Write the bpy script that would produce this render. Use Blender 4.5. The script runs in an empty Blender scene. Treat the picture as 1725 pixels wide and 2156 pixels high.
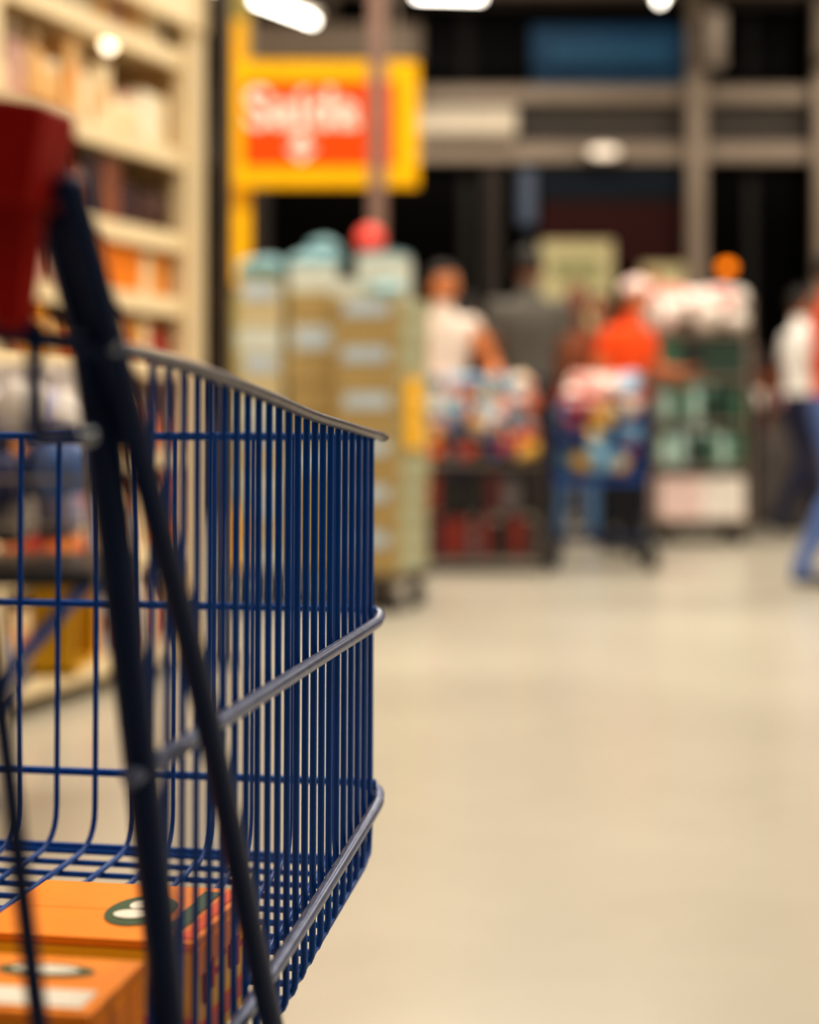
import bpy, math, random
import numpy as np
from mathutils import Vector, Matrix
random.seed(7)
scene = bpy.context.scene
COL = scene.collection

# ------------------------------------------------------------------ materials
def lin(c):
    c = c / 255.0
    return c / 12.92 if c <= 0.04045 else ((c + 0.055) / 1.055) ** 2.4
MATS = {}
def mat(name, rgb, rough=0.5, metal=0.0, var=0.12, scale=12.0, emit=0.0, spec=0.5, bump=0.0, coat=0.0):
    if name in MATS: return MATS[name]
    m = bpy.data.materials.new(name); m.use_nodes = True
    nt = m.node_tree; b = nt.nodes['Principled BSDF']
    c = [lin(v) for v in rgb]
    tc = nt.nodes.new('ShaderNodeTexCoord')
    nz = nt.nodes.new('ShaderNodeTexNoise'); nz.inputs['Scale'].default_value = scale
    nz.inputs['Detail'].default_value = 4
    nt.links.new(tc.outputs['Object'], nz.inputs['Vector'])
    rp = nt.nodes.new('ShaderNodeValToRGB')
    rp.color_ramp.elements[0].position = 0.3; rp.color_ramp.elements[1].position = 0.7
    rp.color_ramp.elements[0].color = tuple(v * (1 - var) for v in c) + (1,)
    rp.color_ramp.elements[1].color = tuple(min(1, v * (1 + var)) for v in c) + (1,)
    nt.links.new(nz.outputs['Fac'], rp.inputs['Fac'])
    nt.links.new(rp.outputs['Color'], b.inputs['Base Color'])
    b.inputs['Roughness'].default_value = rough
    b.inputs['Metallic'].default_value = metal
    b.inputs['Specular IOR Level'].default_value = spec
    b.inputs['Coat Weight'].default_value = coat
    if emit > 0:
        b.inputs['Emission Color'].default_value = tuple(c) + (1,)
        b.inputs['Emission Strength'].default_value = emit
    MATS[name] = m
    return m

def floor_material():
    m = bpy.data.materials.new('polished_concrete'); m.use_nodes = True
    nt = m.node_tree; b = nt.nodes['Principled BSDF']
    tc = nt.nodes.new('ShaderNodeTexCoord')
    n1 = nt.nodes.new('ShaderNodeTexNoise'); n1.inputs['Scale'].default_value = 0.8; n1.inputs['Detail'].default_value = 3
    n2 = nt.nodes.new('ShaderNodeTexNoise'); n2.inputs['Scale'].default_value = 7; n2.inputs['Detail'].default_value = 5
    for n in (n1, n2): nt.links.new(tc.outputs['Object'], n.inputs['Vector'])
    mx = nt.nodes.new('ShaderNodeMath'); mx.operation = 'MULTIPLY_ADD'
    mx.inputs[1].default_value = 0.22
    nt.links.new(n2.outputs['Fac'], mx.inputs[0]); 
    sc = nt.nodes.new('ShaderNodeMath'); sc.operation = 'MULTIPLY'; sc.inputs[1].default_value = 0.78
    nt.links.new(n1.outputs['Fac'], sc.inputs[0]); nt.links.new(sc.outputs[0], mx.inputs[2])
    rp = nt.nodes.new('ShaderNodeValToRGB')
    rp.color_ramp.elements[0].position = 0.32; rp.color_ramp.elements[1].position = 0.68
    rp.color_ramp.elements[0].color = (lin(178), lin(173), lin(160), 1)
    rp.color_ramp.elements[1].color = (lin(192), lin(187), lin(174), 1)
    nt.links.new(mx.outputs[0], rp.inputs['Fac'])
    nt.links.new(rp.outputs['Color'], b.inputs['Base Color'])
    b.inputs['Roughness'].default_value = 0.25
    b.inputs['Specular IOR Level'].default_value = 0.5
    return m

# ------------------------------------------------------------------ mesh builder
class MB:
    def __init__(s): s.v = []; s.f = []; s.m = []; s.s = []; s.mats = []
    def mi(s, m):
        if m not in s.mats: s.mats.append(m)
        return s.mats.index(m)
    def add(s, vs, fs, m, smooth=False):
        o = len(s.v); k = s.mi(m)
        s.v += [tuple(v) for v in vs]
        for f in fs:
            s.f.append(tuple(i + o for i in f)); s.m.append(k); s.s.append(smooth)
    def box(s, c, size, m, rz=0.0, taper=1.0, rx=0.0, ry=0.0):
        hx, hy, hz = size[0] / 2, size[1] / 2, size[2] / 2
        R = Matrix.Rotation(rz, 3, 'Z') @ Matrix.Rotation(ry, 3, 'Y') @ Matrix.Rotation(rx, 3, 'X')
        vs = []
        for z, t in ((-hz, 1), (hz, taper)):
            for x, y in ((-hx, -hy), (hx, -hy), (hx, hy), (-hx, hy)):
                vs.append(Vector(c) + R @ Vector((x * t, y * t, z)))
        s.add(vs, [(3, 2, 1, 0), (4, 5, 6, 7), (0, 1, 5, 4), (1, 2, 6, 5), (2, 3, 7, 6), (3, 0, 4, 7)], m)
    def tube(s, pts, r, m, n=10, radii=None, flat=(1, 1), caps=True):
        pts = [Vector(p) for p in pts]
        N = len(pts)
        if radii is None: radii = [r] * N
        t0 = (pts[1] - pts[0]).normalized()
        up = Vector((0, 0, 1)) if abs(t0.z) < 0.9 else Vector((0, 1, 0))
        a = t0.cross(up).normalized(); vs = []
        for i, p in enumerate(pts):
            t = ((pts[min(i + 1, N - 1)] - pts[max(i - 1, 0)])).normalized()
            a = (a - t * a.dot(t)).normalized(); b = t.cross(a)
            for k in range(n):
                an = 2 * math.pi * k / n
                vs.append(p + a * math.cos(an) * radii[i] * flat[0] + b * math.sin(an) * radii[i] * flat[1])
        fs = []
        for i in range(N - 1):
            for k in range(n):
                k2 = (k + 1) % n
                fs.append((i * n + k, i * n + k2, (i + 1) * n + k2, (i + 1) * n + k))
        s.add(vs, fs, m, True)
        if caps:
            for i, sg in ((0, -1), (N - 1, 1)):
                ring = vs[i * n:(i + 1) * n]
                d = (pts[1] - pts[0]).normalized() * -1 if i == 0 else (pts[-1] - pts[-2]).normalized()
                ctr = pts[i] + d * radii[i] * 0.5
                rr = [pts[i] + (v - pts[i]) * 0.7 + d * radii[i] * 0.35 for v in ring]
                vv = ring + rr + [ctr]
                ff = []
                for k in range(n):
                    k2 = (k + 1) % n
                    q = (k, k2, n + k2, n + k); tq = (n + k, n + k2, 2 * n)
                    if sg < 0: q = q[::-1]; tq = tq[::-1]
                    ff += [q, tq]
                s.add(vv, ff, m, True)
    def sphere(s, c, r, m, nu=16, nv=10, fn=None, R=None):
        if not hasattr(r, '__len__'): r = (r, r, r)
        vs = []
        for j in range(nv + 1):
            ph = math.pi * j / nv
            for i in range(nu):
                th = 2 * math.pi * i / nu
                d = Vector((math.sin(ph) * math.cos(th), math.sin(ph) * math.sin(th), math.cos(ph)))
                p = Vector((d.x * r[0], d.y * r[1], d.z * r[2]))
                if fn: p = fn(d, p)
                if R: p = R @ p
                vs.append(Vector(c) + p)
        fs = []
        for j in range(nv):
            for i in range(nu):
                i2 = (i + 1) % nu
                fs.append((j * nu + i, (j + 1) * nu + i, (j + 1) * nu + i2, j * nu + i2))
        s.add(vs, fs, m, True)
    def lathe(s, c, prof, m, n=14):
        vs = []
        for r, z in prof:
            for k in range(n):
                a = 2 * math.pi * k / n
                vs.append((c[0] + r * math.cos(a), c[1] + r * math.sin(a), c[2] + z))
        fs = []
        for i in range(len(prof) - 1):
            for k in range(n):
                k2 = (k + 1) % n
                fs.append((i * n + k, i * n + k2, (i + 1) * n + k2, (i + 1) * n + k))
        s.add(vs, fs, m, True)
    def ellipse(s, c, a, b, m, n=28, R=None):
        vs = [Vector(c) + Vector((a * math.cos(2 * math.pi * k / n), b * math.sin(2 * math.pi * k / n), 0)) for k in range(n)]
        s.add(vs, [tuple(range(n))], m)
    def build(s, name, parent=None, loc=(0, 0, 0), rz=0.0, bevel=0.0):
        me = bpy.data.meshes.new(name)
        me.from_pydata(s.v, [], s.f)
        for m in s.mats: me.materials.append(m)
        me.polygons.foreach_set('material_index', s.m)
        me.polygons.foreach_set('use_smooth', s.s)
        me.update()
        ob = bpy.data.objects.new(name, me); COL.objects.link(ob)
        ob.location = loc; ob.rotation_euler = (0, 0, rz)
        if parent: ob.parent = parent
        if bevel > 0:
            bv = ob.modifiers.new('bevel', 'BEVEL'); bv.width = bevel; bv.segments = 2
            bv.limit_method = 'ANGLE'; bv.angle_limit = math.radians(50)
        return ob

def empty(name, loc=(0, 0, 0), rz=0.0):
    e = bpy.data.objects.new(name, None); COL.objects.link(e)
    e.location = loc; e.rotation_euler = (0, 0, rz); e.empty_display_size = 0.1
    return e

def fillet(pts, r, n=6):
    pts = [Vector(p) for p in pts]; out = [pts[0]]
    for i in range(1, len(pts) - 1):
        p, a, b = pts[i], pts[i - 1], pts[i + 1]
        da, db = (a - p), (b - p)
        rr = min(r, da.length * 0.45, db.length * 0.45)
        A = p + da.normalized() * rr; B = p + db.normalized() * rr
        for k in range(n + 1):
            t = k / n
            out.append(A * (1 - t) ** 2 + p * 2 * t * (1 - t) + B * t * t)
    out.append(pts[-1]); return out

def smooth_curve(pts, n=6):
    P = [Vector(p) for p in pts]; out = []
    for i in range(len(P) - 1):
        p0 = P[max(i - 1, 0)]; p1 = P[i]; p2 = P[i + 1]; p3 = P[min(i + 2, len(P) - 1)]
        for k in range(n):
            t = k / n
            out.append(0.5 * ((2 * p1) + (p2 - p0) * t + (2 * p0 - 5 * p1 + 4 * p2 - p3) * t * t + (-p0 + 3 * p1 - 3 * p2 + p3) * t ** 3))
    out.append(P[-1]); return out

# ------------------------------------------------------------------ room
W0, W1, Y0, Y1, H = -7.0, 8.0, -4.0, 15.0, 5.0
b = MB(); b.box(((W0 + W1) / 2, (Y0 + Y1) / 2, -0.05), (W1 - W0, Y1 - Y0, 0.1), floor_material()); b.build('floor')
m_ceil = mat('ceiling_paint', (38, 30, 26), 0.9)
b = MB(); b.box(((W0 + W1) / 2, (Y0 + Y1) / 2, H + 0.05), (W1 - W0, Y1 - Y0, 0.1), m_ceil); b.build('ceiling')
m_wall = mat('warm_wall_paint', (150, 138, 122), 0.8)
b = MB(); b.box((W0 - 0.05, (Y0 + Y1) / 2, H / 2), (0.1, Y1 - Y0, H), m_wall); b.build('wall_left')
b = MB(); b.box((W1 + 0.05, (Y0 + Y1) / 2, H / 2), (0.1, Y1 - Y0, H), m_wall); b.build('wall_right')
b = MB(); b.box(((W0 + W1) / 2, Y0 - 0.05, H / 2), (W1 - W0, 0.1, H), mat('dark_wall_paint', (50, 45, 42), .8)); b.build('wall_front')
m_night = mat('night_glass', (2, 1, 1), 0.3, spec=0.04)
b = MB(); b.box(((W0 + W1) / 2, Y1 + 0.05, H / 2), (W1 - W0, 0.1, H), mat('dark_facade', (6, 4, 4), 0.6)); b.build('wall_back')

m_al = mat('brushed_aluminium', (144, 131, 119), 0.4, 0.3)
m_ald = mat('grey_fascia', (64, 58, 55), 0.6)
m_brn = mat('brown_frame', (34, 24, 20), 0.6)
b = MB()
for i in range(6):
    x0 = W0 + 2.5 * i
    b.box((x0 + 1.25, 14.97, 1.55), (2.4, 0.02, 3.0), m_night)
    b.box((x0 + 1.25, 14.97, 4.35), (2.4, 0.02, 1.1), m_night)
b.build('window_1')
b = MB()
b.box((3.9, 14.8, 3.64), (8.2, 0.14, 0.15), m_al)
b.box((3.9, 14.8, 3.14), (8.2, 0.14, 0.17), m_al)
b.box((-3.6, 14.8, 3.14), (6.6, 0.14, 0.17), m_brn)
b.box((3.9, 14.88, 3.39), (8.2, 0.06, 0.36), m_ald)
for x in (2.46, 3.55, 6.2): 
    b.box((x, 14.65, 2.5), (0.16, 0.14, 5.0), m_al)
for x in (0.72, -1.3, -4): b.box((x, 14.86, 1.55), (0.16, 0.1, 3.1), m_brn)
b.box((1.6, 14.78, 4.45), (3.6, .1, .12), m_brn); b.box((1.6, 14.9, .45), (12.5, .1, .8), m_brn)
b.build('trim_1', bevel=0.01)
b = MB(); b.box((0.48, 14.6, 3.37), (0.86, 0.22, 0.24), mat('lit_box', (205, 192, 172), 0.5, emit=0.22))
b.box((0.48, 14.72, 3.37), (0.9, 0.06, 0.3), m_al)
b.build('light_box', bevel=0.02)
b = MB(); b.box((1.65, 14.55, 3.12), (.34, .12, .08), m_al); b.sphere((1.65, 14.48, 3.10), (.13, .05, .045), mat('spot_glow', (255, 236, 215), emit=.9)); b.build('wall_lamp')
b = MB(); b.box((2.60, 14.45, 4.05), (.14, .03, .46), mat('banner_white', (200, 190, 182), .5)); b.tube([(2.60, 14.45, 4.28), (2.60, 14.45, 5.0)], .008, m_al, 6); b.build('hanging_banner')  # small hanging banner added for the bright white patch beside the mullion
b = MB(); b.box((1.73, 14.75, 3.98), (1.36, 0.03, 0.5), mat('banner_blue', (6, 80, 128), 0.5))
b.box((1.73, 14.73, 4.0), (1.0, 0.01, 0.12), mat('banner_blue2', (34, 104, 148), 0.5)); b.build('blue_banner')
b = MB(); b.box((1.76, 14.8, 2.65), (1.25, 0.03, 1.0), mat('maroon', (48, 8, 8), 0.6, spec=.2))
b.box((1.76, 14.77, 2.88), (1.25, 0.02, 0.3), mat('teal_dark', (6, 22, 36), 0.6, spec=.2)); b.build('hanging_panel')
b = MB(); b.box((1.02, 14.8, 2.76), (0.14, 0.03, 0.5), mat('pale_blue_reflection', (74, 90, 116), 0.4)); b.build('reflection_strip')  # pale blue reflection in the dark glass, painted as a flat strip
m_post = mat('poster_cream', (190, 182, 142), 0.6)
b = MB(); b.box((1.42, 14.5, 1.9), (0.62, 0.03, 0.9), m_post); b.tube([(1.42, 14.53, 0), (1.42, 14.53, 1.6)], 0.02, m_al)
b.box((1.42, 14.53, 0.015), (0.4, 0.3, 0.03), m_al); b.box((1.42, 14.48, 2.1), (0.4, 0.01, 0.2), mat('poster_g', (146, 146, 104))); b.build('poster_stand')
b = MB(); b.box((2.15, 14.5, 2.0), (0.36, 0.03, 0.3), m_post); b.tube([(2.15, 14.53, 0), (2.15, 14.53, 1.9)], 0.02, m_al)
b.box((2.15, 14.53, 0.015), (0.3, 0.3, 0.03), m_al); b.build('poster_stand')

m_tr = mat('truss_steel', (62, 48, 38), 0.6)
for yt in (9.0, 13.4):
    b = MB()
    b.box((0.5, yt, 4.2), (14.8, 0.1, 0.08), m_tr); b.box((0.5, yt, 4.85), (14.8, 0.1, 0.08), m_tr)
    for i in range(16):
        x = -6.6 + i * 0.94
        b.tube([(x, yt, 4.22), (x + 0.47, yt, 4.84)], 0.025, m_tr, 6); b.tube([(x + 0.47, yt, 4.84), (x + 0.94, yt, 4.22)], 0.025, m_tr, 6)
    b.build('roof_truss')
b = MB(); m_glimmer = mat('glimmer_grey', (94, 80, 66), .5)
b.box((-.65, 13.9, 3.86), (1.5, .5, .3), m_glimmer); b.box((-.65, 13.9, 4.5), (.1, .1, 1.0), m_glimmer); b.build('glimmer_block', bevel=.02)  # duct shape made up for the greyish glimmer below the fluorescent lamp

# ------------------------------------------------------------------ lights
m_tubeL = mat('fluorescent', (255, 246, 232), 0.4, emit=10)
m_white = mat('white_enamel', (220, 215, 205), 0.4)
def fluor(p0, p1):
    p0 = Vector(p0); p1 = Vector(p1); d = (p1 - p0)
    b = MB(); mid = (p0 + p1) / 2; ang = math.atan2(d.y, d.x)
    b.box(mid + Vector((0, 0, 0.05)), (d.length, 0.13, 0.04), m_white, rz=ang)
    b.tube([p0, p1], 0.024, m_tubeL, 8)
    for q in (p0 * 0.8 + p1 * 0.2, p0 * 0.2 + p1 * 0.8):
        b.tube([q + Vector((0, 0, 0.06)), (q.x, q.y, H)], 0.006, m_al, 6)
    b.build('fluorescent_lamp')
fluor((-1.6, 11.2, 3.81), (-0.72, 12.75, 3.81))
fluor((0.05, 11.9, 3.80), (0.5, 11.95, 3.80))
fluor((1.75, 11.7, 3.93), (1.85, 12.6, 3.93))
for lx in (-4.0, 0.5, 5.0):
    for ly in (-1.0, 3.0, 7.0, 11.0):
        pw = 36 if ly < 0 else (138 if ly < 4 else 162)
        b = MB(); b.box((lx, ly, 4.9), (2.5, 1.0, 0.08), m_white); b.box((lx, ly, 4.97), (0.3, 0.3, 0.06), m_al); b.build('ceiling_lamp')
        L = bpy.data.lights.new('ceiling_light', 'AREA'); L.shape = 'RECTANGLE'; L.size = 2.4; L.size_y = 0.9
        L.energy = pw; L.color = (1.0, 0.885, 0.73)
        o = bpy.data.objects.new('ceiling_light', L); COL.objects.link(o); o.location = (lx, ly, 4.84)
w = bpy.data.worlds.new('world'); scene.world = w; w.use_nodes = True
w.node_tree.nodes['Background'].inputs[0].default_value = (0.9, 0.8, 0.7, 1)
w.node_tree.nodes['Background'].inputs[1].default_value = 0.05

# ------------------------------------------------------------------ shopping cart
m_blue = mat('blue_powder_coat', (0, 76, 158), 0.34, 0.0, 0.08, 30, spec=.35)
m_navy = mat('navy_frame', (0, 28, 70), 0.45, 0.0, 0.1, 30, spec=.18)
m_rail = mat('grey_blue_rail', (98, 108, 138), 0.33, 0.35, 0.2, 90)
m_rim = mat('grey_rim', (100, 98, 106), 0.38, 0.4, 0.2, 90)
m_red = mat('red_plastic', (154, 20, 8), 0.5, 0, 0.08, 20, spec=.2)
m_rub = mat('wheel_rubber', (30, 30, 32), 0.7)
m_chr = mat('zinc_bolt', (150, 158, 168), 0.25, 0.9)
RIM = [(-0.66, .908), (-.60, .907), (-.477, .900), (-.343, .888), (-.231, .877), (-.12, .869), (-.05, .864), (0.0, .861)]
def rimz(y):
    for (a, za), (c, zc) in zip(RIM, RIM[1:]):
        if a <= y <= c: return za + (zc - za) * (y - a) / (c - a)
    return RIM[0][1]
def flz(y): return 0.524 + .1 * max(y, -.27) + .02 * (min(y, -.27) + .27)
LOW = [(-0.63, .535), (-.50, .539), (-.343, .547), (-.19, .558), (0.0, .574)]
def cart(name, loc, rz, sp=.0245):
    root = empty(name, loc, rz)
    WF = 0.445
    lx = lambda y: -(WF + 0.08 * (-y / 0.63))
    w_ = MB()
    N = int(.575 / sp)
    for i in range(N):
        y = -0.010 - sp * i
        zt, zb = rimz(y), flz(y)
        pts = fillet([(0, y, zt), (-0.002, y, zb), (lx(y) + 0.002, y, zb), (lx(y), y, zt)], 0.014, 5)
        w_.tube(pts, 0.0024, m_blue, 8, caps=False)
    nf = int(WF / 0.033)
    for j in range(0, nf + 1):
        x = -0.033 * j if j > 0 else -0.002
        xr = x * (1 + 0.16 * (0.6 / 0.63)) if j > 0 else -0.006
        pts = fillet([(x, 0.0, .861), (x, -0.006, flz(0) + 0.005), (xr, -0.27, flz(-0.27) + 0.005), (xr, -0.60, flz(-0.60) + 0.005)], 0.03, 6)
        w_.tube(pts, 0.0024, m_blue, 8, caps=False)
    for z, r in ((.8615, .0034), (.7235, .0032), (.585, .0032)):
        w_.tube([(0.0, 0.004, z), (-WF, 0.004, z)], r, m_blue, 10)
    w_.tube([(-.006, -.006, .526), (-WF, -.006, .526)], .003, m_blue, 8)
    w_.tube([(-0.004, -0.6, flz(-.6)), (lx(-.6), -0.6, flz(-.6))], .0045, m_blue, 8)
    w_.build('basket_wires', root)
    r_ = MB()
    for side in (0, 1):
        def X(o, y): return o if side == 0 else lx(y) - o
        r_.tube(smooth_curve([(X(.003, y), y, z + .002) for y, z in RIM] + [(X(.005, 0.013), 0.013, .8605)]), .0042, m_rim, 12, flat=(1.25, 0.85))
        pts = [(X(.0065, -.60), -.60, .716), (X(.0065, -.3), -.30, .716), (X(.0065, -.05), -.05, .7160), (X(.0055, -.01), -.01, .717), (X(.002, .007), .007, .720), (X(-.012, .010), .010, .7225)]
        r_.tube(smooth_curve(pts), .0046, m_rail, 12)
        pts = [(X(.0065, y), y, z) for y, z in LOW[:-1]] + [(X(.006, -.03), -.03, .571), (X(.0045, -.005), -.005, .5745), (X(.001, .007), .007, .579), (X(-.012, .010), .010, .583)]
        r_.tube(smooth_curve(pts), .0046, m_rail, 12)
    r_.build('basket_rails', root)
    f_ = MB()
    for side in (0, 1):
        def X(o, y): return o if side == 0 else lx(max(y, -.63)) - o
        st = [(-.712, .968), (-.650, .890), (-.605, .831), (-.531, .7335), (-.402, .535), (-.22, .27), (-.16, .19), (-.10, .17)]
        f_.tube(smooth_curve([(X(.021, y), y, z) for y, z in st]), .0068, m_navy, 12, flat=(0.9, 1.1))
        st = [(-.690, .960), (-.665, .93), (-.645, .894), (-.608, .79), (-.541, .584), (-.50, .45), (-.52, .25), (-.58, .17)]
        f_.tube(smooth_curve([(X(.006, y), y, z) for y, z in st]), .0088, m_navy, 12, flat=(0.9, 1.1))
        st = [(-.712, .955), (-.712, .86), (-.687, .779), (-.642, .619), (-.60, .50)]
        f_.tube(smooth_curve([(X(-.020, y), y, z) for y, z in st]), .0042, m_navy, 10)
        f_.tube([(X(-.012, -.71), -.712, .912), (X(.02, -.66), -.665, .907)], .0042, m_navy, 10)
        f_.tube(fillet([(X(.006, -.71), -.71, .915), (X(.006, -.71), -.71, .871), (X(.004, -.65), -.652, .871)], .01, 5), .0036, m_navy, 10)
        f_.sphere((X(.013, -.65), -.672, .871), (.004, .005, .004), m_chr)
        f_.sphere((X(.024, -.65), -.669, .907), (.0025, .003, .003), m_chr)
        f_.tube(smooth_curve([(X(.018, -.1), -.03, .165), (X(.018, -.2), -.2, .165), (X(.018, -.5), -.5, .16), (X(.018, -.72), -.74, .16)]), .0085, m_navy, 12)
        for yc in (-.07, -.70):
            xc = X(.018, yc)
            f_.tube([(xc, yc, .16), (xc, yc, .12)], .012, m_chr, 12)
            for dx in (-.017, .017):
                f_.box((xc + dx, yc - .012, .095), (.003, .045, .065), m_chr)
            f_.tube([(xc - .012, yc - .02, .062), (xc + .012, yc - .02, .062)], .0615, m_rub, 24)
            f_.tube([(xc - .021, yc - .02, .062), (xc + .021, yc - .02, .062)], .02, m_chr, 14)
    for y in (-.05, -.25, -.45, -.72):
        f_.tube([(.018, y, .165), (lx(-.6) - .018 if y < -.5 else lx(y) - .018, y, .165)], .006, m_navy, 10)
    for k in range(1, 7):
        x = -.07 * k
        f_.tube([(x, -.05, .172), (x, -.72, .172)], .003, m_navy, 8)
    f_.tube([(.012, -.39, .482), (lx(-.39) - .012, -.39, .482)], .006, m_navy, 10)
    f_.build('frame', root)
    h_ = MB()
    xl = lx(-.6)
    h_.tube([(.002, -.714, .980), (-.02, -.714, .980), (xl + .02, -.714, .980), (xl - .002, -.714, .980)], .0165, m_red, 24)
    for side in (0, 1):
        def X(o): return o if side == 0 else xl - o
        sgn = 1 if side == 0 else -1
        h_.box((X(.000), -.714, .9800), (.032, .036, .0385), m_red, ry=sgn * .15)
        h_.box((X(-.002), -.712, .9400), (.0125, .0125, .056), m_red, taper=1.9)
    h_.build('handle', root, bevel=.0022)
    return root
CX, CY, CR = -0.0285, 1.36, -math.atan(0.175)
cart('shopping_cart', (CX, CY, 0), CR)
cr, sr = math.cos(CR), math.sin(CR)
def C2W(x, y): return (CX + x * cr - y * sr, CY + x * sr + y * cr)

# ------------------------------------------------------------------ cartons in the cart
m_or = mat('orange_card', (255, 148, 36), 0.45, 0, 0.05, 40, spec=.3)
m_ord = mat('orange_red_card', (246, 98, 16), 0.45, 0, 0.05, 40, spec=.3)
m_ye = mat('yellow_card', (252, 190, 44), 0.5, 0, 0.05, 40, spec=.3)
m_gr = mat('label_green', (44, 78, 40), 0.5)
m_wh = mat('label_white', (244, 234, 218), 0.5)
m_rd = mat('print_red', (200, 50, 20), 0.5)
def carton_open(name, x0, x1, y0, y1, z0, z1, kind):
    b = MB(); cx, cy = (x0 + x1) / 2, (y0 + y1) / 2; sx, sy, h = x1 - x0, y1 - y0, z1 - z0
    wx, wy = C2W(cx, cy)
    b.box((0, 0, h * 0.46), (sx, sy, h * 0.92), m_ye)
    b.box((0, -sy * .252, h * 0.965), (sx * 1.006, sy * 0.498, h * 0.07), m_or)
    b.box((0, sy * .252, h * 0.965), (sx * 1.006, sy * 0.498, h * 0.07), m_or)
    b.box((0, 0, h * 0.95), (sx * .99, sy * 0.02, h * 0.07), m_ord)
    for s_ in (-1, 1):
        b.box((s_ * (sx / 2 + .0006), 0, h * 0.80), (.001, sy * 0.9, h * 0.22), m_or)
    b.box((0, -sy / 2 - .0006, h * 0.2), (sx * .98, .001, h * 0.35), m_ord)
    b.box((sx / 2 + .0008, 0, h * 0.2), (.001, sy * .98, h * 0.16), m_ord)
    for k in range(5):
        yk = -sy * .34 + k * sy * .16
        b.box((sx / 2 + .0010, yk, h * (.55 + .05 * (k % 2))), (.001, sy * .035, h * .26), m_rd)
        b.box((sx / 2 + .0010, yk + sy * .05, h * (.52 + .07 * (k % 3))), (.001, sy * .07, h * .05), m_rd)
    zt = h + .0006
    if kind == 'B':
        b.ellipse((sx * .12, 0, zt), .021, .032, m_gr)
        b.ellipse((sx * .12 - .004, .010, zt + .0004), .006, .009, m_wh)
        b.ellipse((sx * .12 - .003, -.010, zt + .0005), .011, .009, m_wh)
        b.box((sx * .36, sy * .05, zt), (sx * .08, sy * .7, .0006), m_gr)
        b.box((sx * .45, 0, zt), (sx * .05, sy * .9, .0006), m_ord)
    else:
        b.box((.048, -sy * .27, zt), (.112, sy * .30, .0006), m_wh)
        b.ellipse((.066, sy * .22, zt), .026, .010, m_gr)
        b.ellipse((.066, sy * .22, zt + .0004), .018, .006, m_wh)
    return b.build(name, None, (wx, wy, z0), CR, bevel=0.0012)
carton_open('orange_carton', -.245, -.025, -.570, -.490, .502, .597, 'A')
carton_open('orange_carton', -.165, -.030, -.385, -.272, .504, .574, 'B')

pal_cool = [mat('pk_lav', (176, 172, 204), .5), mat('pk_white', (234, 226, 220), .5), mat('pk_navy', (46, 52, 96), .5), mat('pk_blue', (92, 122, 182), .5), mat('pk_grey', (176, 170, 172), .5), mat('pk_cream', (232, 206, 170), .5), mat('pk_pink', (226, 126, 98), .5)]
def bag(b, c, r, m):
    ph = random.random() * 6
    def fn(d, p):
        k = 1 + 0.10 * math.sin(5 * d.x + ph) * math.cos(4 * d.z + ph)
        q = Vector([math.copysign(abs(v) ** 0.75, v) for v in d])
        return Vector((q.x * r[0], q.y * r[1], q.z * r[2])) * k
    R = Matrix.Rotation(random.uniform(-.4, .4), 3, 'X') @ Matrix.Rotation(random.uniform(-3, 3), 3, 'Z')
    b.sphere(c, r, m, 14, 10, fn, R)
my = mat('yellow_plastic', (244, 184, 22), .45)

# ------------------------------------------------------------------ low display table beside the rack
tb = empty('display_table', (-1.02, 3.6, 0))
b = MB(); m_tf = mat('table_dark_top', (30, 32, 42), .5)
b.box((0, 0, .555), (.80, .50, .03), m_tf)
for y in (-.23, .23):
    b.tube([(.38, y, .54), (-.10, y, 0.008)], .014, m_blue, 10); b.tube([(-.38, y, .54), (.10, y, 0.008)], .014, m_blue, 10)
b.tube([(0, -.23, .12), (0, .23, .12)], .010, m_blue, 8)
for x in (-.39, .39):
    for y in (-.24, .24): b.tube([(x, y, .57), (x, y, .84)], .007, m_al, 8)
for z in (.66, .75, .84): b.tube([(-.39, -.24, z), (.39, -.24, z), (.39, .24, z), (-.39, .24, z), (-.39, -.24, z)], .004, m_al, 6)
for i in range(1, 16):
    for y in (-.24, .24): b.tube([(-.39 + i * .049, y, .57), (-.39 + i * .049, y, .84)], .002, m_al, 5)
b.build('frame', tb)
b = MB(); b.box((.29, -.10, .44), (.09, .02, .20), my); b.box((.29, .02, .35), (.09, .26, .015), my); b.box((.29, .14, .44), (.09, .02, .20), my); b.build('price_holder', tb, bevel=.003)
b = MB()
lay = [[pal_cool[6], pal_cool[1], pal_cool[5], pal_cool[0], pal_cool[2]], [pal_cool[2], pal_cool[3], pal_cool[2], pal_cool[0]], [pal_cool[0], pal_cool[1], pal_cool[4], pal_cool[1]]]
for iz, (zz, n) in enumerate(((.64, 26), (.76, 24), (.87, 22))):
    for k in range(n):
        bag(b, (random.uniform(-.33, .33), random.uniform(-.18, .18), zz + random.uniform(-.02, .03)), (random.uniform(.05, .08), .05, .06), random.choice(lay[iz]))
for k in range(7): b.box((-.32 + k * .105, .06, .91), (.095, .16, .15), random.choice([pal_cool[0], pal_cool[1], pal_cool[4]]), rz=random.uniform(-.1, .1))
b.build('goods', tb, bevel=.003)

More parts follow.
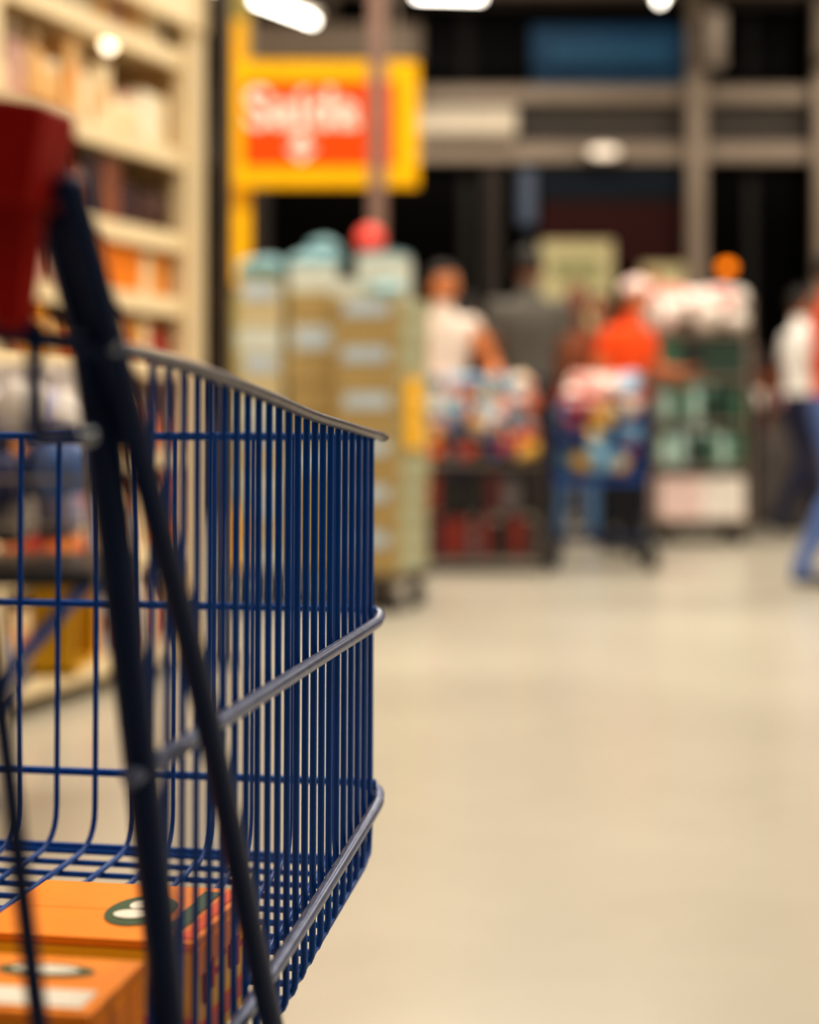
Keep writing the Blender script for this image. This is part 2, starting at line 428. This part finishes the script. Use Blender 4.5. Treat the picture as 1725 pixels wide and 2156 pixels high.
# ------------------------------------------------------------------ rack
R2 = math.radians(-19)
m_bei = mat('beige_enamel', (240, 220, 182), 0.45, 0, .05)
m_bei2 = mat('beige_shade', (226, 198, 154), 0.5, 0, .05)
m_gryp = mat('dark_post', (84, 78, 74), 0.4, .4)
def bottle(b, c, r, h, m, mc):
    b.lathe(c, [(0, 0), (r * .95, 0), (r, .01), (r, h * .62), (r * .85, h * .72), (r * .4, h * .82), (r * .36, h * .9)], m, 12)
    b.lathe((c[0], c[1], c[2] + h * .88), [(r * .45, 0), (r * .45, h * .12), (0, h * .12)], mc, 10)
def jar(b, c, r, h, m, mc):
    b.lathe(c, [(0, 0), (r, 0), (r, h * .8), (r * .85, h * .85)], m, 12)
    b.lathe((c[0], c[1], c[2] + h * .84), [(r * .9, 0), (r * .9, h * .16), (0, h * .16)], mc, 12)
rack = empty('store_shelving', (-0.722, 6.0, 0), R2)
b = MB()
shelfz = [.10, .42, .74, 1.05, 1.26, 1.48, 1.77, 2.11]
for yb in (0, -1.3, -2.6, -3.6):
    for x in (-.04, -.52): b.box((x, yb - .05, 1.3), (.07, .14, 2.6), m_bei)
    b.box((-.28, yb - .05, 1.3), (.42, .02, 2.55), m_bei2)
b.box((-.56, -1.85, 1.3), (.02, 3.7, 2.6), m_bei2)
for z in shelfz:
    b.box((-.29, -1.85, z), (.5, 3.6, .02), m_bei)
    b.box((-.03, -1.85, z - .015), (.015, 3.6, .065), m_bei)
b.box((-.28, -1.85, 2.6), (.56, 3.7, .03), m_bei); 
b.box((.0, -1.85, 2.40), (.03, 3.7, .38), m_bei)
b.build('frame', rack, bevel=.003)
b = MB(); b.box((0.07, .02, 1.4), (.035, .05, 2.8), m_gryp); b.box((0.07, .02, .01), (.10, .10, .02), m_gryp); b.build('post', rack)
b = MB()
warm = [mat('pk_c1', (244, 222, 184), .5), mat('pk_c2', (228, 184, 124), .5), mat('pk_c3', (196, 128, 78), .5), mat('pk_c4', (248, 236, 212), .5), mat('pk_c5', (236, 152, 62), .5), mat('pk_c6', (136, 80, 56), .5), mat('pk_c7', (206, 166, 154), .5)]
dark = [mat('pk_d1', (44, 26, 22), .5), mat('pk_d2', (76, 44, 34), .5), mat('pk_d3', (32, 20, 30), .5), mat('pk_d4', (54, 32, 42), .5)]  # dark brown goods; their tone also paints the shade under the shelf above
cool = pal_cool
yel = [mat('pk_y1', (244, 172, 24), .5), warm[2], warm[4], dark[1], mat('pk_y2', (226, 120, 30), .5), mat('pk_rd', (180, 50, 34), .5)]
for si, z in enumerate(shelfz):
    pal = {0: yel + cool, 1: cool + yel, 2: warm + cool + yel, 3: yel + warm[:3], 4: warm + [warm[0], yel[0]], 5: dark + [dark[0], dark[2], warm[5], warm[1]], 6: warm[:2] + warm[3:4] + warm[6:] + [warm[3], warm[0], warm[2]], 7: warm[:2] + [warm[3], warm[3], warm[6]]}[si]
    gap = (shelfz[si + 1] if si < 7 else 2.5) - z - .05
    y = -.16
    while y > -3.55:
        wd = random.uniform(.06, .13); hh = gap * random.uniform(.6, .94); dp = .22
        if si == 5: hh = gap * random.uniform(.5, .9)
        m = random.choice(pal)
        if not any(abs(y - wd / 2 - (t - .05)) < wd / 2 + .08 for t in (-1.3, -2.6)):
            if si == 4 and -.68 < y < -.34:
                m = mat('pk_orange', (255, 144, 26), .5); hh = gap * .92
            kd = random.random()
            if kd < .55 or si == 4:
                b.box((-.06 - dp / 2, y - wd / 2, z + .011 + hh / 2), (dp, wd * .94, hh), m)
                if random.random() < .5 and si not in (4, 5): b.box((-.0585, y - wd / 2, z + .011 + hh * .5), (.002, wd * .6, hh * .35), random.choice(warm))
            elif kd < .8:
                for j in range(2): bottle(b, (-.10 - j * .11, y - wd / 2, z + .011), wd * .42, hh, m, random.choice(pal))
            else:
                for j in range(2): jar(b, (-.10 - j * .11, y - wd / 2, z + .011), wd * .45, hh * .7, m, random.choice(pal))
        y -= wd + .006
b.build('products', rack, bevel=.003)
b = MB()
for (y, z) in ((-.50, 2.06), (-1.25, 2.10)):
    b.lathe((-.10, y, z + .03), [(.03, .10), (.035, .02), (.03, 0)], m_bei, 12); b.sphere((-.10, y, z + .02), .022, mat('bulb', (255, 236, 205), emit=4), 12, 8)
b.build('lamps', rack)

# ------------------------------------------------------------------ carton stacks
m_kh = mat('khaki_card', (164, 142, 94), .7, 0, .06)
m_kh2 = mat('khaki_card_light', (190, 176, 140), .7, 0, .06)
m_pal = mat('pale_pack', (196, 202, 194), .5, 0, .08)
m_pbl = mat('pale_blue_pack', (132, 172, 182), .5, 0, .08)
m_lab = mat('carton_label', (176, 192, 206), .5)
m_tape = mat('tape', (190, 174, 134), .35)
def dolly(b, x0, x1, y0, y1):
    b.box(((x0 + x1) / 2, (y0 + y1) / 2, .15), (x1 - x0, y1 - y0, .04), m_gryp)
    for x in (x0 + .05, x1 - .05):
        for y in (y0 + .06, y1 - .06):
            b.tube([(x - .015, y, .05), (x + .015, y, .05)], .048, m_rub, 16)
            b.box((x, y, .115), (.05, .04, .04), m_al)
def stack(name, loc, rz, w, dp, top, ch, mats, extra=None, every=2):
    root = empty(name, loc, rz); b = MB(); dolly(b, 0, w, 0, dp); b.build('dolly', root, bevel=.003)
    b = MB(); z = .172; i = 0
    while z + ch <= top + .01:
        m = mats[i % len(mats)]; ox = random.uniform(-.006, .006)
        b.box((w / 2 + ox, dp / 2, z + ch / 2), (w * .97, dp * .97, ch - .006), m)
        b.box((w / 2 + ox, dp / 2, z + ch - .002), (w * .975, .05, .003), m_tape)
        if i % every == every - 1 or every == 1:
            b.box((w / 2 + ox, dp * .015 - .001, z + ch * .5), (w * .72, .003, ch * .66), m_lab)
        b.box((w * .985 + ox + .001, dp / 2, z + ch * .5), (.003, dp * .8, ch * .7), mat('label_green_pale', (164, 172, 148), .5))
        z += ch; i += 1
    if extra: extra(b, z)
    b.build('cartons', root, bevel=.006)
    return root
def exA(b, z):
    bag(b, (.10, .2, z + .05), (.10, .12, .05), m_pbl)
stack('carton_stack', (-.785, 7.75, 0), 0, .215, .45, 1.50, .11, [m_pal, m_kh2, m_kh2], exA, 3)
def exB(b, z):
    b.box((.115, .22, z + .06), (.215, .4, .12), m_pal)
    bag(b, (.12, .2, z + .15), (.125, .15, .05), m_pbl); bag(b, (.17, .2, z + .19), (.08, .12, .04), m_pbl)
stack('carton_stack', (-.555, 7.72, 0), 0, .225, .45, 1.45, .14, [m_kh, m_kh, m_kh, m_kh2], exB, 4)
def exC(b, z):
    b.box((.115, .34, z + .10), (.2, .2, .2), m_pal); b.box((.115, .34, z + .21), (.19, .19, .02), m_pbl)
    b.box((.03, .1, z + .04), (.10, .15, .08), m_pal); bag(b, (.20, .12, z + .035), (.08, .08, .035), m_pbl)
    b.sphere((.05, .32, z + .285), .068, mat('pink_red_ball', (246, 78, 66), .4))
    b.box((.305, .20, .88), (.004, .22, .32), my)
stack('carton_stack', (-.335, 7.57, 0), math.radians(-19), .30, .46, 1.40, .102, [m_kh, m_kh, m_kh], exC, 2)
b = MB(); b.box((-.79, 7.62, .33), (.10, .012, .28), my); b.box((-.79, 7.64, .10), (.03, .03, .2), m_gryp); b.box((-.79, 7.62, .01), (.16, .12, .02), m_gryp); b.build('yellow_price_stand')

b = MB(); m_colm = mat('column_grey_brown', (124, 98, 88), .5)
b.box((-.165, 8.75, 2.5), (.09, .09, 5.0), m_colm); b.box((-.165, 8.75, .01), (.18, .18, .02), m_colm); b.build('support_column', bevel=.01)

# ------------------------------------------------------------------ exit sign
m_sy = mat('sign_yellow', (242, 184, 0), .5, 0, .05, spec=.2)
m_sr = mat('sign_orange_red', (232, 80, 0), .5, 0, .05, spec=.2)
m_sw = mat('sign_white', (246, 232, 222), .5, 0, .03)
sg = empty('exit_sign', (-.48, 9.5, 2.49))
b = MB(); b.box((0, 0, 0), (1.06, .05, .70), m_sy); b.box((-.02, -.028, 0), (.84, .008, .47), m_sr)
b.build('panel', sg, bevel=.02)
b = MB()
b.box((-.12, -.034, -.10), (.08, .006, .10), m_sw)
b.add([(-.21, -.037, -.13), (-.03, -.037, -.13), (-.12, -.037, -.215)], [(0, 2, 1)], m_sw)
b.build('down_arrow', sg)
b = MB()
b.tube([(-.4, .0, .35), (-.4, 0, 2.5)], .01, m_al); b.tube([(.4, 0, .35), (.4, 0, 2.5)], .01, m_al); b.build('hanging_rods', sg)
cu = bpy.data.curves.new('lettering', 'FONT'); cu.body = 'Sa\u00edda'; cu.size = .31; cu.align_x = 'CENTER'; cu.offset = .007; cu.extrude = .003
cu.materials.append(m_sw); t = bpy.data.objects.new('lettering', cu); COL.objects.link(t); t.parent = sg
t.location = (-.115, -.038, -.02); t.rotation_euler = (math.pi / 2, 0, 0)
b = MB(); m_yp = mat('yellow_green_post', (150, 136, 46), .5)
b.box((-.98, 9.7, 2.5), (.13, .13, 5.0), m_yp); b.box((-.98, 9.7, .02), (.2, .2, .04), m_yp); b.box((-.97, 9.60, 1.99), (.15, .03, .78), m_sy); b.box((-1.0, 9.62, 2.95), (.16, .02, .3), m_sy); b.build('yellow_post', bevel=.01)

# ------------------------------------------------------------------ promo bins
def promo_bin(name, x0, x1, y0, y1, top, pal, lowpal, seed, nb=90):
    random.seed(seed); root = empty(name, ((x0 + x1) / 2, (y0 + y1) / 2, 0)); hx, hy = (x1 - x0) / 2, (y1 - y0) / 2
    b = MB()
    for x in (-hx, hx):
        for y in (-hy, hy): b.tube([(x, y, 0), (x, y, top)], .012, m_gryp, 8)
    for z in (.6, .8, top):
        b.tube([(-hx, -hy, z), (hx, -hy, z), (hx, hy, z), (-hx, hy, z), (-hx, -hy, z)], .006, m_al, 6)
    n = int(hx * 2 / .06)
    for i in range(1, n): 
        for y in (-hy, hy): b.tube([(-hx + i * .06, y, .6), (-hx + i * .06, y, top)], .002, m_al, 5)
    b.box((0, 0, .595), (hx * 2, hy * 2, .015), m_gryp); b.box((0, 0, .08), (hx * 2, hy * 2, .02), m_gryp)
    b.build('frame', root)
    b = MB()
    for k in range(nb):
        x = random.uniform(-hx + .06, hx - .06); y = -hy + .06 if k % 2 else random.uniform(-hy + .07, hy - .07); z = random.uniform(.65, top + .02)
        bag(b, (x, y, z), (random.uniform(.035, .06), .045, .045), pal[min(len(pal) - 1, int(abs(random.gauss(0, .5)) * len(pal)))] if z > .78 else random.choice(pal[3:] + lowpal[:2]))
    for row in range(2):
        x = -hx + .02
        while x < hx - .08:
            wd = random.uniform(.06, .11); hh = random.uniform(.16, .23)
            b.box((x + wd / 2, 0, .09 + row * .24 + hh / 2), (wd * .93, hy * 1.9, hh), random.choice(lowpal)); x += wd
    b.build('goods', root, bevel=.004)
pc = [mat('pg_white', (238, 232, 226), .5), mat('pg_lb', (140, 190, 222), .5), mat('pg_pk', (232, 166, 160), .5), mat('pg_teal', (14, 116, 138), .5), mat('pg_yel', (238, 190, 80), .5), mat('pg_or', (228, 100, 34), .5), mat('pg_red', (164, 28, 34), .5), mat('pg_nv', (36, 54, 120), .5)]
pl = [mat('pg_mar', (74, 18, 18), .5), mat('pg_br', (58, 32, 26), .5), mat('pg_nav', (22, 26, 50), .5), mat('pg_oxb', (116, 34, 24), .5), mat('pg_gry', (84, 78, 80), .5), mat('pg_blk', (20, 16, 16), .5)]
promo_bin('promo_bin', .07, .745, 9.45, 9.88, 1.04, pc, pl, 3, 190)

# loaded shopping cart in the queue
random.seed(21)
qc = cart('shopping_cart', (1.345, 10.3, 0), 0, .03)
b = MB()
for k in range(110):
    z = random.uniform(.58, 1.08); bag(b, (random.uniform(-.42, -.06), random.uniform(-.52, -.06), z), (.055, .05, .05), random.choice([pc[0], pc[0], pc[2], pc[1]] if z > .93 else [pc[1], pc[1], pc[7], pc[6], pc[4]]))
b.build('goods', qc)

# ------------------------------------------------------------------ roll cage with goods
random.seed(11)
rc = empty('roll_cage', (1.975, 11.75, 0)); b = MB()
hx, hy = .31, .28
for x in (-hx, hx):
    for y in (-hy, hy): b.tube([(x, y, .12), (x, y, 1.66)], .013, m_al, 8)
    for z in (.2, .5, .8, 1.1, 1.4, 1.6): b.tube([(x, -hy, z), (x, hy, z)], .005, m_al, 6)
for z in (.16, .52, .82, 1.12, 1.42): b.box((0, 0, z), (hx * 2, hy * 2, .02), m_al)
for x in (-.25, .25):
    for y in (-.22, .22):
        b.tube([(x - .015, y, .055), (x + .015, y, .055)], .053, m_rub, 16); b.box((x, y, .13), (.05, .05, .05), m_al)
b.build('cage', rc)
b = MB()
gp = [[pc[0], pc[2], mat('rg_pink', (236, 210, 206), .5), pc[0]], [mat('rg_gd', (40, 66, 56), .5), mat('rg_g', (60, 104, 84), .5), mat('rg_dd', (26, 34, 34), .5)],
      [mat('rg_tq', (90, 170, 164), .5), mat('rg_gd', (50, 70, 60)), mat('rg_lt', (180, 210, 204), .5), mat('rg_g', (80, 110, 90))], [mat('rg_gd2', (50, 60, 62), .5), mat('rg_lt', (180, 210, 204)), mat('rg_g', (80, 110, 90))], [pc[0], mat('rg_pink', (225, 190, 185))]]
for li, (z, hh) in enumerate(((.17, .28), (.53, .24), (.83, .24), (1.13, .25), (1.43, .2))):
    pal = gp[4 - li]
    if li in (0, 3):
        for i in range(4):
            for j in range(2): b.box((-.215 + i * .143, -.13 + j * .26, z + hh / 2), (.135, .24, hh), random.choice(pal))
    elif li == 4:
        for k in range(44): bag(b, (random.uniform(-.28, .26), random.uniform(-.2, .2), random.uniform(1.49, 1.70)), (.09, .07, .07), random.choice(pal))
    else:
        for i in range(6):
            for j in range(4): jar(b, (-.24 + i * .096, -.21 + j * .14, z), .045, hh, random.choice(pal), random.choice(pal + [pc[0]]))
b.build('goods', rc, bevel=.004)

# ------------------------------------------------------------------ checkout counter w/ beacon
b = MB(); m_cnt = mat('counter_grey', (104, 98, 98), .5)
b.box((3.1, 13.8, .45), (1.8, .6, .86), m_cnt); b.box((3.1, 13.8, .905), (1.9, .68, .05), mat('belt', (40, 40, 42), .6)); b.box((3.1, 13.8, .03), (1.7, .5, .06), m_brn)
b.tube([(2.54, 13.65, .93), (2.54, 13.65, 1.97)], .012, m_brn)
b.box((3.3, 13.85, 1.15), (.34, .05, .26), mat('screen', (25, 28, 34), .3)); b.tube([(3.3, 13.87, .93), (3.3, 13.87, 1.05)], .02, m_brn)
b.lathe((2.54, 13.65, 1.96), [(.04, 0), (.045, .02), (.045, .04)], m_brn, 16)
b.sphere((2.54, 13.65, 2.05), (.065, .065, .045), mat('beacon_orange', (255, 136, 20), .3, emit=1.8))
random.seed(5)
for k in range(9):
    hh = random.uniform(.08, .16)
    b.box((2.68 + k * .1 if k < 4 else 3.05 + k * .1, 13.65, .93 + hh / 2), (.08, .12, hh), random.choice(pc))
b.build('checkout_counter', bevel=.008)

# ------------------------------------------------------------------ people
def seg_dist(P, a, c):
    a = np.array(a); c = np.array(c); d = c - a; L = d.dot(d)
    t = np.clip(((P - a) @ d) / L, 0, 1)
    return np.linalg.norm(P - (a + t[:, None] * d), axis=1), t
def hand(b, wr, direc, side, m, s=1.0, curl=.5):
    wr = Vector(wr); d = Vector(direc).normalized()
    n_ = d.cross(Vector((0, 1, 0)))
    if n_.length < .2: n_ = d.cross(Vector((0, 0, 1)))
    n_.normalize(); wdt = n_.cross(d).normalized()
    R = Matrix((wdt, n_, d)).transposed()
    b.sphere(wr + d * .045 * s, (.038 * s, .016 * s, .055 * s), m, 12, 8, None, R)
    inward = -n_ * side
    for i, (o, L) in enumerate(((-.028, .062), (-.010, .074), (.009, .070), (.027, .055))):
        p0 = wr + d * .078 * s + wdt * o * s
        p1 = p0 + (d + inward * .25 * curl).normalized() * L * .45 * s
        p2 = p1 + (d + inward * .9 * curl).normalized() * L * .32 * s
        p3 = p2 + (d * .8 + inward * 1.5 * curl).normalized() * L * .25 * s
        b.tube([p0 - d * .015 * s, p0, p1, p2, p3], .008, m, 8, radii=[.009 * s, .009 * s, .0085 * s, .0078 * s, .0062 * s])
    q0 = wr + d * .025 * s - wdt * .028 * s
    q1 = q0 + (d * .6 - wdt * .8).normalized() * .035 * s; q2 = q1 + (d * .9 - wdt * .4 + inward * .3).normalized() * .03 * s
    b.tube([q0, q1, q2], .01, m, 8, radii=[.012 * s, .0105 * s, .008 * s])
HZ = 1.70
def person(name, loc, yaw, Ht, shirt, pants, skin, hair, shoe=(30, 28, 28), sleeve=.6, hairlen=0, cap=None,
           arms=None, legs=None, lean=0.0, fem=False, headyaw=0.0, wide=1.0):
    s = Ht / HZ
    root = empty(name, loc, yaw); root.scale = (s * wide, s, s)
    msk = mat('skin_%d' % skin[0], skin, .5, 0, .05); msh = mat(name + '_shirt_%d_%d' % (shirt[0], shirt[1]), shirt, .8, 0, .15, 6)
    mpa = mat(name + '_pants_%d_%d' % (pants[0], pants[2]), pants, .85, 0, .15, 8); mso = mat('shoe_%d' % shoe[0], shoe, .5); mha = mat('hair_%d' % hair[0], hair, .6, 0, .3, 60)
    ln = lambda z: -lean * max(0, z - .95)
    sw = .155 if fem else .18
    A = arms or {1: ((.235, .02, 1.10), (.235, -.07, .86)), -1: ((-.235, .02, 1.10), (-.235, -.07, .86))}
    Lg = legs or {1: ((.10, -.015, .49), (.11, .03, .09)), -1: ((-.10, -.015, .49), (-.11, .03, .09))}
    b = MB(); dm = msk
    prof = [(.86, .135, .10), (.92, .165, .115), (1.0, .155 if fem else .16, .108), (1.08, .13 if fem else .155, .10), (1.18, .14 if fem else .165, .108), (1.28, .16 if fem else .185, .115), (1.36, .165 if fem else .19, .10), (1.41, .12, .075), (1.44, .06, .06)]
    n = 20; vs = []; fs = []
    for (z, rx, ry) in prof:
        for k in range(n):
            a = 2 * math.pi * k / n; vs.append((rx * math.cos(a), ry * math.sin(a) + ln(z), z))
    for i in range(len(prof) - 1):
        for k in range(n): fs.append((i * n + k, i * n + (k + 1) % n, (i + 1) * n + (k + 1) % n, (i + 1) * n + k))
    fs.append(tuple(range(n))[::-1]); fs.append(tuple((len(prof) - 1) * n + k for k in range(n)))
    b.add(vs, fs, dm)
    nb = (0, .01 + ln(1.42), 1.40); nt = (0, -.005 + ln(1.5), 1.53)
    b.tube([nb, nt], .055, dm, 12, radii=[.062, .052])
    segs = [('torso', (0, ln(.9), .9), (0, ln(1.38), 1.38)), ('neck', (0, ln(1.45), 1.45), nt)]
    hands = []
    for sd in (1, -1):
        S = Vector((sd * sw, ln(1.37), 1.365)); E = Vector(A[sd][0]) + Vector((0, ln(1.1), 0)); Wr = Vector(A[sd][1]) + Vector((0, ln(1.0), 0))
        b.tube([S, S.lerp(E, .3), S.lerp(E, .7), E, E.lerp(Wr, .35), E.lerp(Wr, .8), Wr], .05, dm, 12, radii=[.060, .056, .048, .041, .041, .031, .026])
        b.sphere(S, .062, dm, 12, 8)
        Hp = Vector((sd * .088, 0, .89)); K = Vector(Lg[sd][0]); An = Vector(Lg[sd][1])
        b.tube([Hp, Hp.lerp(K, .35), Hp.lerp(K, .75), K, K.lerp(An, .3), K.lerp(An, .7), An], .08, dm, 14, radii=[.098, .090, .070, .062, .062, .048, .042])
        heel = An + Vector((0, .03, -.045)); toe = An + Vector((sd * .02, -.17, -.055))
        b.tube([heel, heel.lerp(toe, .4) + Vector((0, 0, .012)), heel.lerp(toe, .8), toe], .04, dm, 12, radii=[.036, .042, .037, .026])
        segs += [('ua', S, E), ('fa', E, Wr), ('th', Hp, K), ('sh', K, An), ('ft', heel + Vector((0, 0, -.01)), toe)]
        hands.append((Wr, (Wr - E).normalized(), sd))
    tmp = b.build('tmp_body')
    rm = tmp.modifiers.new('r', 'REMESH'); rm.mode = 'VOXEL'; rm.voxel_size = .014; rm.use_smooth_shade = True
    sm = tmp.modifiers.new('s', 'SMOOTH'); sm.iterations = 6; sm.factor = .5
    dg = bpy.context.evaluated_depsgraph_get()
    me = bpy.data.meshes.new_from_object(tmp.evaluated_get(dg))
    bpy.data.objects.remove(tmp)
    me.materials.clear()
    for m in (msk, msh, mpa, mso): me.materials.append(m)
    nP = len(me.polygons); ctr = np.empty(nP * 3); me.polygons.foreach_get('center', ctr); ctr = ctr.reshape(-1, 3)
    best = np.full(nP, 9.0); idx = np.zeros(nP, int); T = np.zeros(nP)
    rad = {'torso': .14, 'neck': .05, 'ua': .052, 'fa': .035, 'th': .08, 'sh': .055, 'ft': .04}
    for i, (nm, a, c) in enumerate(segs):
        d_, t_ = seg_dist(ctr, a, c); d_ = d_ - rad[nm]
        k_ = d_ < best; best[k_] = d_[k_]; idx[k_] = i; T[k_] = t_[k_]
    names = np.array([q[0] for q in segs])[idx]
    out = np.zeros(nP, int); z = ctr[:, 2]
    out[(names == 'torso')] = 1; out[(names == 'ua')] = 1
    if sleeve <= .6: out[(names == 'ua') & (T > sleeve)] = 0
    if sleeve > 1: out[(names == 'fa') & (T < .93)] = 1
    out[(names == 'neck') & (z < 1.45)] = 1
    out[((names == 'torso') | (names == 'th') | (names == 'sh')) & (z < .97)] = 2
    out[(names == 'ft') & (z < .115)] = 3; out[(names == 'ft') & (z >= .115)] = 2
    me.polygons.foreach_set('material_index', out.astype(np.int32)); me.polygons.foreach_set('use_smooth', [True] * nP)
    ob = bpy.data.objects.new('body', me); COL.objects.link(ob); ob.parent = root
    b = MB(); hc = Vector((0, -.02 + ln(1.6), 1.60)); RH = Matrix.Rotation(headyaw, 3, 'Z')
    def fn(d, p):
        q = p.copy()
        if d.z < 0: q.x *= 1 - .28 * (-d.z) ** 1.5; q.y *= 1 - .12 * (-d.z)
        if d.y < 0: q.y *= .93 + .05 * (1 - abs(d.x))
        if d.y < -.6 and abs(d.x) < .2 and -.35 < d.z < .05: q.y -= .004
        if d.y < -.5 and d.z < -.55: q.y -= .008
        return q
    b.sphere(hc, (.074, .094, .112), msk, 28, 20, fn, RH)
    def hp(x, y, z): return hc + RH @ Vector((x, y, z))
    b.tube([hp(0, -.086, .008), hp(0, -.098, -.014), hp(0, -.106, -.03), hp(0, -.094, -.038)], .01, msk, 8, radii=[.006, .009, .012, .009])
    for sd in (-1, 1):
        b.sphere(hp(sd * .074, .005, -.012), (.008, .018, .03), msk, 10, 8, None, RH)
        b.sphere(hp(sd * .029, -.080, .006), (.013, .010, .009), mat('eye_white', (220, 215, 210), .3), 10, 8, None, RH)
        b.sphere(hp(sd * .029, -.088, .006), (.006, .004, .006), mat('iris', (40, 26, 18), .3), 8, 6, None, RH)
        b.tube([hp(sd * .014, -.090, .024), hp(sd * .03, -.088, .029), hp(sd * .044, -.078, .024)], .0035, mha, 6)
    b.tube([hp(-.022, -.083, -.058), hp(0, -.089, -.056), hp(.022, -.083, -.058)], .005, mat('lips', (150, 75, 65), .4), 8, radii=[.003, .006, .003])
    b.build('head', root)
    b = MB()
    def hf(d, p):
        q = p.copy()
        if d.y < -.15 and d.z < .45: q *= .86
        if d.z < -.35: q *= .86
        return q
    b.sphere(hc + RH @ Vector((0, .01, .012)), (.083, .100, .114), mha, 28, 18, hf, RH)
    if hairlen > 0:
        b.tube([hp(0, .055, .05), hp(0, .085, -.03), hp(0, .085, -.12), hp(0, .09, -.12 - hairlen)], .06, mha, 16, radii=[.07, .078, .07, .03], flat=(1.0, .55))
    if cap:
        mc = mat('cap_%d' % cap[0], cap, .6)
        b.sphere(hc + RH @ Vector((0, .008, .045)), (.088, .106, .09), mc, 24, 14, lambda d, p: Vector((p.x, p.y, max(p.z, -.01))), RH)
        b.sphere(hp(0, -.115, .045), (.06, .06, .008), mc, 16, 8, None, RH)
    b.build('hair', root)
    b = MB()
    for wr, d, sd in hands: hand(b, wr - d * .01, d, sd, msk)
    b.build('hands', root)
    return root
PI = math.pi
bent = {1: ((.25, -.02, 1.12), (.16, -.24, 1.12)), -1: ((-.25, .0, 1.11), (-.15, -.24, 1.06))}
apart = {1: ((.29, .0, 1.12), (.25, -.20, 1.00)), -1: ((-.28, .02, 1.11), (-.22, -.20, .98))}
reach = {1: ((.27, -.06, 1.14), (.22, -.30, 1.14)), -1: ((-.24, .03, 1.11), (-.20, -.16, .95))}
stride = {1: ((.11, -.10, .51), (.12, -.20, .10)), -1: ((-.11, .02, .49), (-.12, .22, .11))}
person('standing_woman', (.20, 10.3, 0), math.radians(12), 1.76, (230, 216, 206), (40, 40, 60), (212, 134, 84), (34, 22, 17), sleeve=.12, hairlen=.06, arms=apart, fem=True, headyaw=math.radians(30), wide=1.08)
person('shopper', (-.13, 11.2, 0), math.radians(20), 1.86, (58, 40, 34), (40, 36, 40), (150, 96, 70), (24, 18, 16), hairlen=.08, fem=True)
person('standing_man', (.76, 10.85, 0), PI, 1.93, (92, 90, 86), (26, 26, 34), (150, 96, 70), (20, 15, 14), sleeve=.6)
person('standing_woman', (1.14, 11.60, 0), math.radians(165), 1.74, (128, 64, 34), (92, 128, 172), (170, 112, 80), (100, 54, 30), sleeve=.6, hairlen=.16, fem=True, shoe=(90, 50, 40))
person('leaning_man', (1.35, 11.0, 0), math.radians(50), 1.72, (250, 84, 16), (14, 14, 20), (206, 130, 90), (60, 40, 30), cap=(232, 206, 202), arms=reach, lean=.18, wide=1.12, sleeve=.6)
person('walking_man', (2.84, 12.4, 0), math.radians(100), 1.78, (240, 236, 232), (26, 30, 60), (160, 96, 64), (24, 18, 16), sleeve=.6, legs=stride, arms=apart, wide=1.1)
person('shopper', (2.50, 13.0, 0), math.radians(170), 1.66, (66, 50, 50), (26, 26, 36), (160, 104, 76), (24, 18, 16), hairlen=.1, fem=True)
person('shopper', (1.80, 12.75, 0), math.radians(20), 1.90, (130, 96, 74), (40, 36, 44), (214, 138, 88), (120, 62, 32), hairlen=0)
person('shopper', (1.50, 13.3, 0), math.radians(-30), 1.80, (150, 120, 110), (50, 60, 90), (170, 108, 76), (26, 18, 16), hairlen=.1, fem=True)
person('shopper', (.42, 12.3, 0), math.radians(160), 1.72, (40, 30, 30), (26, 22, 26), (150, 96, 70), (22, 16, 14), hairlen=.1, fem=True)
person('shopper', (3.42, 12.95, 0), math.radians(200), 1.72, (190, 180, 176), (70, 40, 34), (150, 96, 70), (24, 18, 16), hairlen=0)
person('walking_woman', (2.14, 8.6, 0), math.radians(95), 1.70, (190, 62, 30), (78, 104, 160), (190, 112, 72), (30, 20, 16), sleeve=.3, legs=stride, arms=bent, fem=True, shoe=(60, 60, 70))

# ------------------------------------------------------------------ camera
cam = bpy.data.cameras.new('camera'); co = bpy.data.objects.new('camera', cam); COL.objects.link(co)
co.location = (0, 0, .88); co.rotation_euler = (PI / 2, 0, 0)
cam.sensor_fit = 'HORIZONTAL'; cam.sensor_width = 24; cam.lens = 50; cam.shift_y = -0.12
cam.clip_start = .05; cam.clip_end = 100
cam.dof.use_dof = True; cam.dof.focus_distance = 1.18; cam.dof.aperture_fstop = 2.5; cam.dof.aperture_blades = 0
scene.camera = co
try: scene.view_settings.view_transform = 'Standard'
except Exception as e: print(e)
for lk in ('Medium High Contrast', 'Standard - Medium High Contrast', 'None'):
    try:
        scene.view_settings.look = lk; print('look', lk); break
    except Exception as e: pass
